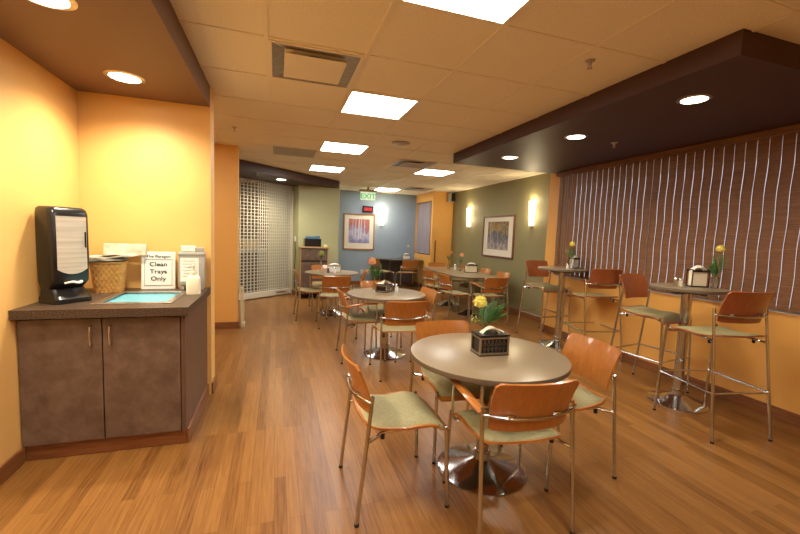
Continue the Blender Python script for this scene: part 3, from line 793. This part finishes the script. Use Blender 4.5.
# ------------------------------------------------------------------ centrepieces
def napkin_shape(w_, h_):
    mb = MB()
    def fn(u, v):
        a = u*PI
        return ((u-.5)*w_, (v-.5)*.05*(1-.5*math.sin(a)), h_*math.sin(a)**.8*(1-abs(v-.5)*.7))
    return mb.grid(fn, 12, 6, thick=.003)
def flower(name, m, r_, c, parent, seed=1, layers=4):
    rd = random.Random(seed); mb = MB(); c = Vector(c)
    for L in range(6):
        el = R(-25+L*21); k = max(5, int(16*math.cos(el)))
        for q in range(k):
            a = 2*PI*(q+rd.random()*.6)/k; e = el+rd.uniform(-.12, .12)
            d = Vector((math.cos(a)*math.cos(e), math.sin(a)*math.cos(e), math.sin(e))); w = d.cross(Vector((.1, .2, 1))).normalized(); n_ = d.cross(w)
            if rd.random() < .5: w, n_ = (w*.7+n_*.7), (n_*.7-w*.7)
            R_ = r_*rd.uniform(.86, 1.08); wd = R_*.30
            p = c+d*R_*.35; t0 = c+d*R_*.97-w*wd; t1 = c+d*R_*1.03-w*wd*.35+n_*wd*.3; t2 = c+d*R_*.95+w*wd*.1-n_*wd*.2; t3 = c+d*R_*1.02+w*wd*.55+n_*wd*.25; t4 = c+d*R_*.95+w*wd
            mb.add([p, t0, t1, t2, t3, t4], [(0, 1, 2), (0, 2, 3), (0, 3, 4), (0, 4, 5)])
    bmx = bmesh.new(); bmesh.ops.create_icosphere(bmx, subdivisions=2, radius=r_*.78); bmx.transform(Matrix.Translation(c)); mb.bm(bmx)
    return mb.build(name, m, parent)
def fern(parent, c, d, length, n_=9, name='fern_leaf', m=leaf):
    mb = MB(); d = Vector(d).normalized(); side = d.cross(Vector((0, 0, 1))).normalized(); up = side.cross(d)
    mb.tube([Vector(c), Vector(c)+d*length*.5+up*length*.05, Vector(c)+d*length-up*length*.08], .0012, 5)
    for k in range(n_):
        f = .2+.8*k/(n_-1); p = Vector(c)+d*length*f+up*length*.05*math.sin(f*PI); L = length*.40*math.sin(min(1, (1.15-f)/.75)*PI/2)*(.7 if f < .3 else 1)
        for s in (-1, 1):
            q = (side*s*.8+d*.5).normalized()
            a = p; b1 = p+q*L*.5+d*.007+up*.002; b2 = p+q*L*.5-d*.009; e = p+q*L-up*L*.15
            mb.add([a, b1, e, b2], [(0, 1, 2, 3)])
    return mb.build(name, m, parent)
def vase(x, y, z, label, fm, fr, fc, fern_dirs=(), filler=None, h=.16, rv=.022, square=False, fs=3):
    t = thing('bud_vase', label, 'vase', (x, y, z), 0, 'bud vases with a flower on the tables')
    if square:
        loft([(0, rr(.045, .045, .006), 0), (.008, rr(.05, .05, .006), 0), (h*.9, rr(.05, .05, .006), 0), (h, rr(.046, .046, .006), 0)]).build('vase_glass', glass, t, smooth=True)
    else:
        MB().lathe([(0, 0), (rv, 0), (rv*1.15, h*.12), (rv*1.15, h*.35), (rv*.6, h*.62), (rv*.48, h*.88), (rv*.68, h), (rv*.56, h), (rv*.36, h*.88), (rv*.45, h*.62), (rv*.95, h*.35), (rv*.95, h*.1), (0, h*.07)], seg=24).build('vase_glass', glass, t, smooth=True)
    fx, fy, fz = fc
    st = MB().tube([(0, 0, .02), (fx*.25, fy*.25, h), (fx*.9, fy*.9, fz)], .0022, 6, smooth=4); st.build('stem', stemm, t, smooth=True)
    flower('flower', fm, fr, (fx, fy, fz), t, fs)
    for (dx, dy, dz, L) in fern_dirs: fern(t, (0, 0, h*.9), (dx, dy, dz), L)
    if filler:
        mb = MB(); rd = random.Random(fs+5)
        for k in range(26):
            p = Vector(filler)+Vector((rd.uniform(-.03, .03), rd.uniform(-.02, .02), rd.uniform(-.035, .025)))
            bmx = bmesh.new(); bmesh.ops.create_icosphere(bmx, subdivisions=1, radius=rd.uniform(.003, .0065)); bmx.transform(Matrix.Translation(p)); mb.bm(bmx)
            if k % 4 == 0: mb.tube([(0, 0, h), p], .0008, 4)
        mb.build('filler_blossom', petal_g, t)
    return t
def napkin_box(x, y, z, rz, w_, d_, h_, label, metal=True, crumple=True):
    t = thing('napkin_box', label, 'napkin holder', (x, y, z), R(rz), 'napkin holders on the tables')
    MB().box((0, 0, h_*.45), (w_-.016, d_-.016, h_*.86), bev=.002).build('inner_box', black, t)
    MB().box((0, 0, h_-.008), (w_+.002, d_+.002, .012), bev=.003).build('lid', black, t)
    MB().box((0, 0, .004), (w_+.002, d_+.002, .008), bev=.002).build('bottom_rim', darksteel, t)
    fr = MB()
    for sx in (-1, 1):
        for sy in (-1, 1): fr.box((sx*(w_/2-.006), sy*(d_/2-.006), h_*.46), (.012, .012, h_*.84), bev=.002)
    for sy in (-1, 1):
        fr.box((0, sy*(d_/2-.004), .014), (w_-.02, .008, .010)); fr.box((0, sy*(d_/2-.004), h_-.022), (w_-.02, .008, .010))
    for sx in (-1, 1):
        fr.box((sx*(w_/2-.004), 0, .014), (.008, d_-.02, .010)); fr.box((sx*(w_/2-.004), 0, h_-.022), (.008, d_-.02, .010))
    fr.build('silver_frame', steel, t)
    fg = MB(); nn = 6
    for sy in (-1, 1):
        for k in range(nn):
            cx = -w_/2+.022+(w_-.044)*(k+.5)/nn
            for zz, q in ((h_*.33, .8), (h_*.55, 1), (h_*.70, .6)):
                pts = [(cx+.0085*q*math.cos(a), sy*(d_/2-.006), zz+.0085*q*math.sin(a)) for a in [R(30*i) for i in range(13)]]
                fg.tube(pts, .0013, 5)
            fg.tube([(cx, sy*(d_/2-.006), .02), (cx, sy*(d_/2-.006), h_*.28)], .0013, 5)
    fg.build('filigree', steel, t)
    nk = napkin_shape(w_*.62, .045).build('napkin', cream, t, smooth=True); nk.location = (-.005, 0, h_-.004)
    if crumple:
        def fn(u, v): return (.0+u*w_*.42, -.02+v*.05*(1-u*.7), .03*(1-u)+.004*math.sin(v*5+u*4)+.004)
        n2 = MB().grid(fn, 8, 6, thick=.002).build('napkin', cream, t, smooth=True); n2.location = (0, -.005, h_-.0)
    return t
napkin_box(1.25, 2.03, .745, -3, .195, .125, .130, 'ornate silver and black napkin box on the foreground table')
vase(1.285, 2.17, .745, 'vase with a yellow carnation and fern leaves behind the foreground napkin box', petal_y, .043, (-.055, -.03, .295),
     ((.45, .1, .85, .17), (.75, -.3, .55, .16), (.2, .3, .9, .15), (.35, -.4, .8, .16), (.7, .25, .6, .16), (.6, -.1, .7, .19)), (-.075, -.02, .20), h=.15, rv=.022)
napkin_box(1.255, 4.50, .745, 48, .17, .15, .105, 'ornate silver and black napkin box on the middle table')
vase(1.17, 4.64, .745, 'vase with a peach carnation and leaves on the middle table', petal_o, .052, (-.05, -.03, .36),
     ((-.2, 0, .9, .16), (.3, .2, .9, .17), (-.35, -.2, .8, .15), (.5, 0, .55, .15), (.2, -.2, .9, .22), (-.1, .2, 1, .2)), (-.06, 0, .27), h=.15)
def shaker(x, y, z, label, capm=chrome, body=white, s=1):
    t = thing('shaker', label, 'shaker', (x, y, z), 0, 'salt and pepper shakers')
    MB().lathe([(0, 0), (.017*s, 0), (.018*s, .01), (.015*s, .05*s), (.014*s, .055*s), (0, .055*s)], seg=18).build('shaker_body', body, t, smooth=True)
    MB().lathe([(.0155*s, .053*s), (.0155*s, .066*s), (.010*s, .074*s), (0, .075*s)], seg=18).build('cap', capm, t, smooth=True)
pepper = mat('pepper_fill', (.10,.07,.05), .6)
shaker(1.415, 4.50, .745, 'white shaker right of the middle table napkin box', s=1.25)
shaker(1.39, 4.57, .745, 'second shaker behind the white one on the middle table', body=pepper, s=1.2)
def wire_holder(x, y, z, rz, w_, h_, label, frame=black, nm=white):
    t = thing('napkin_stand', label, 'napkin holder', (x, y, z), R(rz), 'napkin holders on the tables')
    MB().box((0, 0, .006), (w_+.01, .085, .012), bev=.003).build('base', frame, t)
    f = MB()
    for sy in (-.037, .037):
        f.tube([(-w_/2, sy, .01), (-w_/2, sy, h_*.82), (w_/2, sy, h_*.82), (w_/2, sy, .01)], .005, 8)
        f.box((0, sy, h_*.76), (w_, .006, .014))
    for sx in (-1, 1): f.tube([(sx*w_/2, -.037, h_*.82), (sx*w_/2, .037, h_*.82)], .005, 8)
    f.build('wire_frame', frame, t, smooth=True)
    MB().box((0, 0, h_*.40), (w_-.02, .060, h_*.72), bev=.004).build('napkin_stack', nm, t)
    def fn(u, v): return ((u-.5)*w_*.8, (v-.5)*.055, h_*.28*math.sin(u*PI)**.35*(1-.35*abs(2*v-1)))
    q = MB().grid(fn, 14, 6, thick=.003).build('napkin', white, t, smooth=True); q.location = (0, 0, h_*.76)
    return t
wire_holder(.97, 6.78, .745, 0, .22, .15, 'chrome napkin stand with white napkins on the far left round table', frame=steel)
shaker(.955, 6.66, .745, 'white shaker in front of the napkin stand on the far left table', s=1.3)
shaker(.85, 6.68, .745, 'chrome and pepper shaker on the far left table', body=pepper, s=1.3)
vase(.74, 6.80, .745, 'tall clear vase with a green flower on the far left round table', petal_g, .055, (0, 0, .32), ((.3, 0, .9, .1), (-.3, .1, .9, .1)), h=.24, rv=.024)
wire_holder(3.70, 6.86, .745, -6, .24, .19, 'black wire napkin stand with cream napkins on the long table', nm=cream)
vase(3.58, 7.10, .745, 'vase with a peach flower beside the napkin stand on the long table', petal_o, .045, (.02, 0, .33), ((-.2, 0, .9, .12), (.3, .1, .9, .1)), h=.16)
vase(3.52, 7.52, .745, 'clear vase with dark leaves and a reddish flower, farther along the long table', petal_o, .03, (.05, 0, .36), ((-.4, 0, .8, .12), (.3, 0, .9, .13), (-.1, .2, .9, .1)), h=.2, rv=.026)
shaker(3.62, 7.42, .745, 'white capped shaker on the long table between the two vases', s=1.6)
wire_holder(3.66, 2.50, 1.075, -20, .145, .19, 'black framed holder with cream napkins on the near high table', nm=cream)
vase(3.765, 2.42, 1.075, 'square glass vase with a yellow carnation on the near high table', petal_y, .036, (.025, 0, .35), ((-.3, 0, .9, .13), (-.1, .1, .95, .19), (-.4, .1, .8, .12), (.2, 0, .9, .2)), h=.10, square=True)
shaker(3.485, 2.57, 1.075, 'glass shaker, left one of the pair on the near high table', body=glass)
shaker(3.52, 2.55, 1.075, 'cream shaker, right one of the pair on the near high table', body=cream)
wire_holder(3.92, 4.33, 1.075, 20, .15, .17, 'black and silver napkin holder on the far high table')
vase(3.79, 4.24, 1.075, 'glass vase with a pale yellow flower on the far high table', petal_y, .038, (0, 0, .33), ((-.2, 0, .9, .1), (.1, .1, 1, .14)), (-.07, 0, .25), h=.14)
shaker(3.70, 4.20, 1.075, 'salt shaker at the left of the vase on the far high table', body=white)
wire_holder(3.42, 10.1, .765, 0, .22, .16, 'dark napkin stand on the corner table by the blue wall', frame=fartop)
vase(3.50, 10.3, .765, 'vase with a small white flower on the dark corner table', petal_w, .04, (.04, 0, .36), (), h=.16)

# ------------------------------------------------------------------ far left: grille, tall cabinet
t = thing('security_grille', 'pale metal roll-down lattice grille closing the servery opening', 'grille', (A[0], A[1], 0), math.atan2(dxy[1], dxy[0]))
# local x runs along the grille (away from the right end), local y toward the room side or back
L = 3.05
gm = mat('grille_aluminium', (.62,.58,.47), .4, 0)
m = MB(); k = 0; z = .17
while z < 2.44:
    m.bb(.04, L, -.006, .006, z-.007, z+.007); z += .067; k += 1
m.build('horizontal_rods', gm, t)
m = MB(); x = .06
while x < L:
    m.bb(x-.0095, x+.0095, -.009, .009, .14, 2.438); x += .085 if x > .9 else .055
m.build('vertical_links', gm, t)
MB().bb(.03, L, -.03, .03, .02, .14, bev=.006).build('bottom_bar', gm, t)
MB().bb(0, .06, -.045, .045, 0, 2.438, bev=.004).build('guide_rail', gm, t)
MB().box((.32, .033, .08), (.28, .008, .03), bev=.002).build('lock_bar', steel, t)

def srv(name, a0, a1, d0, d1, z0, z1, m_, label=None, cat=None, bev=.004, parent=None, group=None):
    mb = MB(); c = sp((a0+a1)/2, (d0+d1)/2)
    mb.box((c[0], c[1], (z0+z1)/2), (a1-a0, d1-d0, z1-z0), rz=math.atan2(-dxy[1], -dxy[0]), bev=bev)
    o = mb.build(name, m_, parent)
    if label: tag(o, label, cat, group)
    return o
darkbox = mat('dark_counter_front', (.07,.05,.04), .5)
tan = mat('tan_cardboard', (.55,.38,.18), .7)
yel = mat('yellow_notice', (.8,.7,.3), .8)
srvgrey = mat('servery_grey', (.35,.35,.33), .5)
ctr = srv('servery_counter', .15, 3.0, .5, 1.1, 0, .95, darkbox, 'dark fronted servery counter behind the grille', 'counter')
srv('counter_slab', .12, 3.0, .46, 1.12, .95, .99, srvgrey, parent=ctr)
for (nm, a0, a1, d0, d1, z0, z1, m_, lb, ct_) in (
    ('poster', 1.15, 1.95, 1.97, 2.0, 1.45, 2.2, yel, 'large pale yellow poster on the servery back wall', 'poster'),
    ('menu_board', .66, 1.1, 1.95, 2.0, 1.75, 2.2, darkbox, 'dark menu board on the servery back wall', 'board'),
    ('poster', .7, .98, 1.97, 2.0, 1.4, 1.7, white, 'small white notice at the right of the servery back wall', 'poster'),
    ('wall_shelf', .5, 1.4, 1.7, 2.0, 1.28, 1.31, darkbox, 'dark shelf on the servery back wall', 'shelf'),
    ('cardboard_box', .42, .80, .6, .95, .99, 1.22, tan, 'tan box on the servery counter', 'box'),
    ('coffee_machine', 1.5, 1.85, .6, .95, .99, 1.32, srvgrey, 'grey machine standing on the servery counter', 'machine')):
    srv(nm, a0, a1, d0, d1, z0, z1, m_, lb, ct_)
c = sp(.95, .75)
bg = MB().grid(lambda u, v: ((u-.5)*.5, (v-.5)*.3, .12*math.sin(u*PI)**.5*math.sin(v*PI)**.5*(1+.15*math.sin(9*u+4*v))), 16, 10, thick=.004).build('white_bag', white, smooth=True)
bg.location = (c[0]+.02, c[1]-.1, .995); c = sp(1.15, .74); bg.location = (c[0], c[1], .996); bg.rotation_euler = (0, 0, math.atan2(-dxy[1], -dxy[0]))
tag(bg, 'crumpled white bag lying on the servery counter behind the grille', 'bag')
# servery ceiling lamp (a real light over the counter)
tl = thing('servery_light', 'flat lit ceiling light inside the servery behind the grille', 'ceiling light', (*sp(1.2, 1.1), CEIL))
MB().box((0, 0, -.015), (.6, .6, .02)).build('diffuser', mat('lit_servery_diffuser', (.9,.88,.8), .5, emit=LC, estr=7), tl)
MB().box((0, 0, -.004), (.64, .64, .008)).build('light_frame', gridm, tl)

t = thing('tall_cabinet', 'brown laminate cabinet with light wood edges against the sage wall', 'cabinet', (0, 0, 0))
kx0, kx1, ky0, ky1 = .475, 1.06, 8.36, 8.76
lw = mat('light_wood_edge', (.42,.27,.12), .5)
MB().bb(kx0+.02, kx1-.02, ky0+.02, ky1, .1, 1.07).build('carcass', darklam, t)
MB().bb(kx0, kx0+.02, ky0, ky1, .0, 1.09).build('side_panel', lw, t); MB().bb(kx1-.02, kx1, ky0, ky1, .0, 1.09).build('side_panel', lw, t)
MB().bb(kx0-.02, kx1+.02, ky0-.02, ky1, 1.09, 1.12, bev=.004).build('cabinet_top', lw, t)
MB().bb(kx0+.024, kx1-.024, ky0, ky0+.018, .83, 1.07, bev=.002).build('drawer', lam, t)
MB().bb(kx0+.024, kx1-.024, ky0, ky0+.018, .13, .79, bev=.002).build('door', lam, t)
t = thing('document_bin', 'black plastic bin holding blue folders on the tall cabinet', 'bin', (.73, 8.52, 1.12), R(4))
f = MB(); f.bb(-.17, .17, -.12, .12, 0, .01); f.bb(-.17, .17, -.12, -.112, .01, .17); f.bb(-.17, .17, .112, .12, .01, .17); f.bb(-.17, -.162, -.112, .112, .01, .17); f.bb(.162, .17, -.112, .112, .01, .17)
f.build('bin_body', black, t)
f = MB()
for k in range(5): f.box((.01, -.08+k*.04, .15), (.29, .012, .13), ry=R(-8+k*2))
bluem = mat('blue_folder', (.06,.16,.28), .5)
o = f.build('folder', bluem, t)
o = MB().box((0, 0, .025), (.07, .06, .05), bev=.01).build('yellow_sponge', yel); o.location = (1.0, 8.42, 1.12); tag(o, 'small yellow block on the right corner of the tall cabinet', 'sponge')
o = MB().bb(-.035, .035, -.012, 0, -.055, .055, bev=.004).build('light_switch', whitep); o.location = (.395, 8.93, 1.27); o.rotation_euler = (0, 0, R(-70)); tag(o, 'white switch plate on the narrow sage wall beside the grille', 'switch')
o = MB().tube([(0, 0, 1.2), (.01, -.01, .9), (-.005, 0, .5), (.005, 0, .16)], .008, 8, smooth=5).build('hanging_cord', black, smooth=True); o.location = (.385, 8.92, 0); tag(o, 'thin black cord hanging on the sage wall below the switch', 'cord')
for k, x in enumerate((2.30, 2.45)):
    o = thing('wall_outlet', ('left' if k == 0 else 'right')+' white outlet plate low on the blue wall', 'outlet', (x, 10.65, .36), 0, 'outlets on the blue wall')
    MB().bb(-.04, .04, -.01, 0, -.06, .06, bev=.003).build('plate', whitep, o)
    MB().bb(-.015, .015, -.013, -.008, .01, .035).bb(-.015, .015, -.013, -.008, -.035, -.01).build('socket', greyp, o)
# folded floor sign behind the stub wall
t = thing('folding_floor_sign', 'cream plastic folding floor sign leaning at the end of the orange wall', 'floor sign', (-.485, 6.03, 0), R(0))
cs = mat('cream_sign_plastic', (.62,.52,.34), .5)
f = MB()
f.box((.0, -.07, .30), (.012, .03, .60), ry=R(-2)); f.box((.012, .05, .30), (.012, .03, .60), ry=R(2)); f.box((.005, -.01, .58), (.014, .13, .03)); f.box((.02, -.01, .04), (.05, .15, .08), bev=.01); f.box((.006, -.01, .35), (.006, .1, .42))
f.build('sign_board', cs, t)
f = MB(); f.tube([(.03, -.06, .08), (.035, -.03, .3), (.02, 0, .55)], .009, 8); f.build('prop_leg', cs, t)
# wall speaker, vertical wall strip
t = thing('wall_speaker', 'small dark grey box speaker high in the corner of the olive wall', 'speaker', (4.33, 9.29, 2.46), R(20))
MB().box((0, 0, 0), (.17, .13, .24), bev=.01).build('cabinet_box', greyp, t)
MB().box((0, -.067, 0), (.14, .006, .21), bev=.004).build('speaker_grille', darksteel, t)
o = MB().bb(-.012, .012, -.02, 0, .72, 1.33, bev=.003).build('wall_strip', darksteel); o.location = (3.965, 9.38, 0); tag(o, 'thin dark vertical metal strip on the orange alcove wall', 'wall strip')

# ------------------------------------------------------------------ world, camera
W = bpy.data.worlds.new('World'); S.world = W; W.use_nodes = True
W.node_tree.nodes['Background'].inputs[0].default_value = (.95, .86, .88, 1); W.node_tree.nodes['Background'].inputs[1].default_value = .30
yaw, pit, rol = R(17.84), R(4.83), R(-2.15)
ff = Vector((math.sin(yaw)*math.cos(pit), math.cos(yaw)*math.cos(pit), -math.sin(pit)))
rt = Vector((math.cos(yaw), -math.sin(yaw), 0)); dn = ff.cross(rt)
r2 = rt*math.cos(rol)+dn*math.sin(rol); d2 = dn*math.cos(rol)-rt*math.sin(rol)
cam = bpy.data.cameras.new('Camera'); co = bpy.data.objects.new('Camera', cam); C.objects.link(co); S.camera = co
cam.sensor_width = 36; cam.lens = 385/800*36; cam.clip_start = .05
M = Matrix.Identity(4)
for i in range(3): M[i][0] = r2[i]; M[i][1] = -d2[i]; M[i][2] = -ff[i]
M[0][3], M[1][3], M[2][3] = 0, 0, 1.45
co.matrix_world = M
S.view_settings.view_transform = 'Standard'; S.view_settings.look = 'None'; S.view_settings.gamma = 1; S.view_settings.exposure = 1.28
S.cycles.max_bounces = 8; S.cycles.diffuse_bounces = 4; S.cycles.use_denoising = True
S.cycles.sample_clamp_indirect = 6
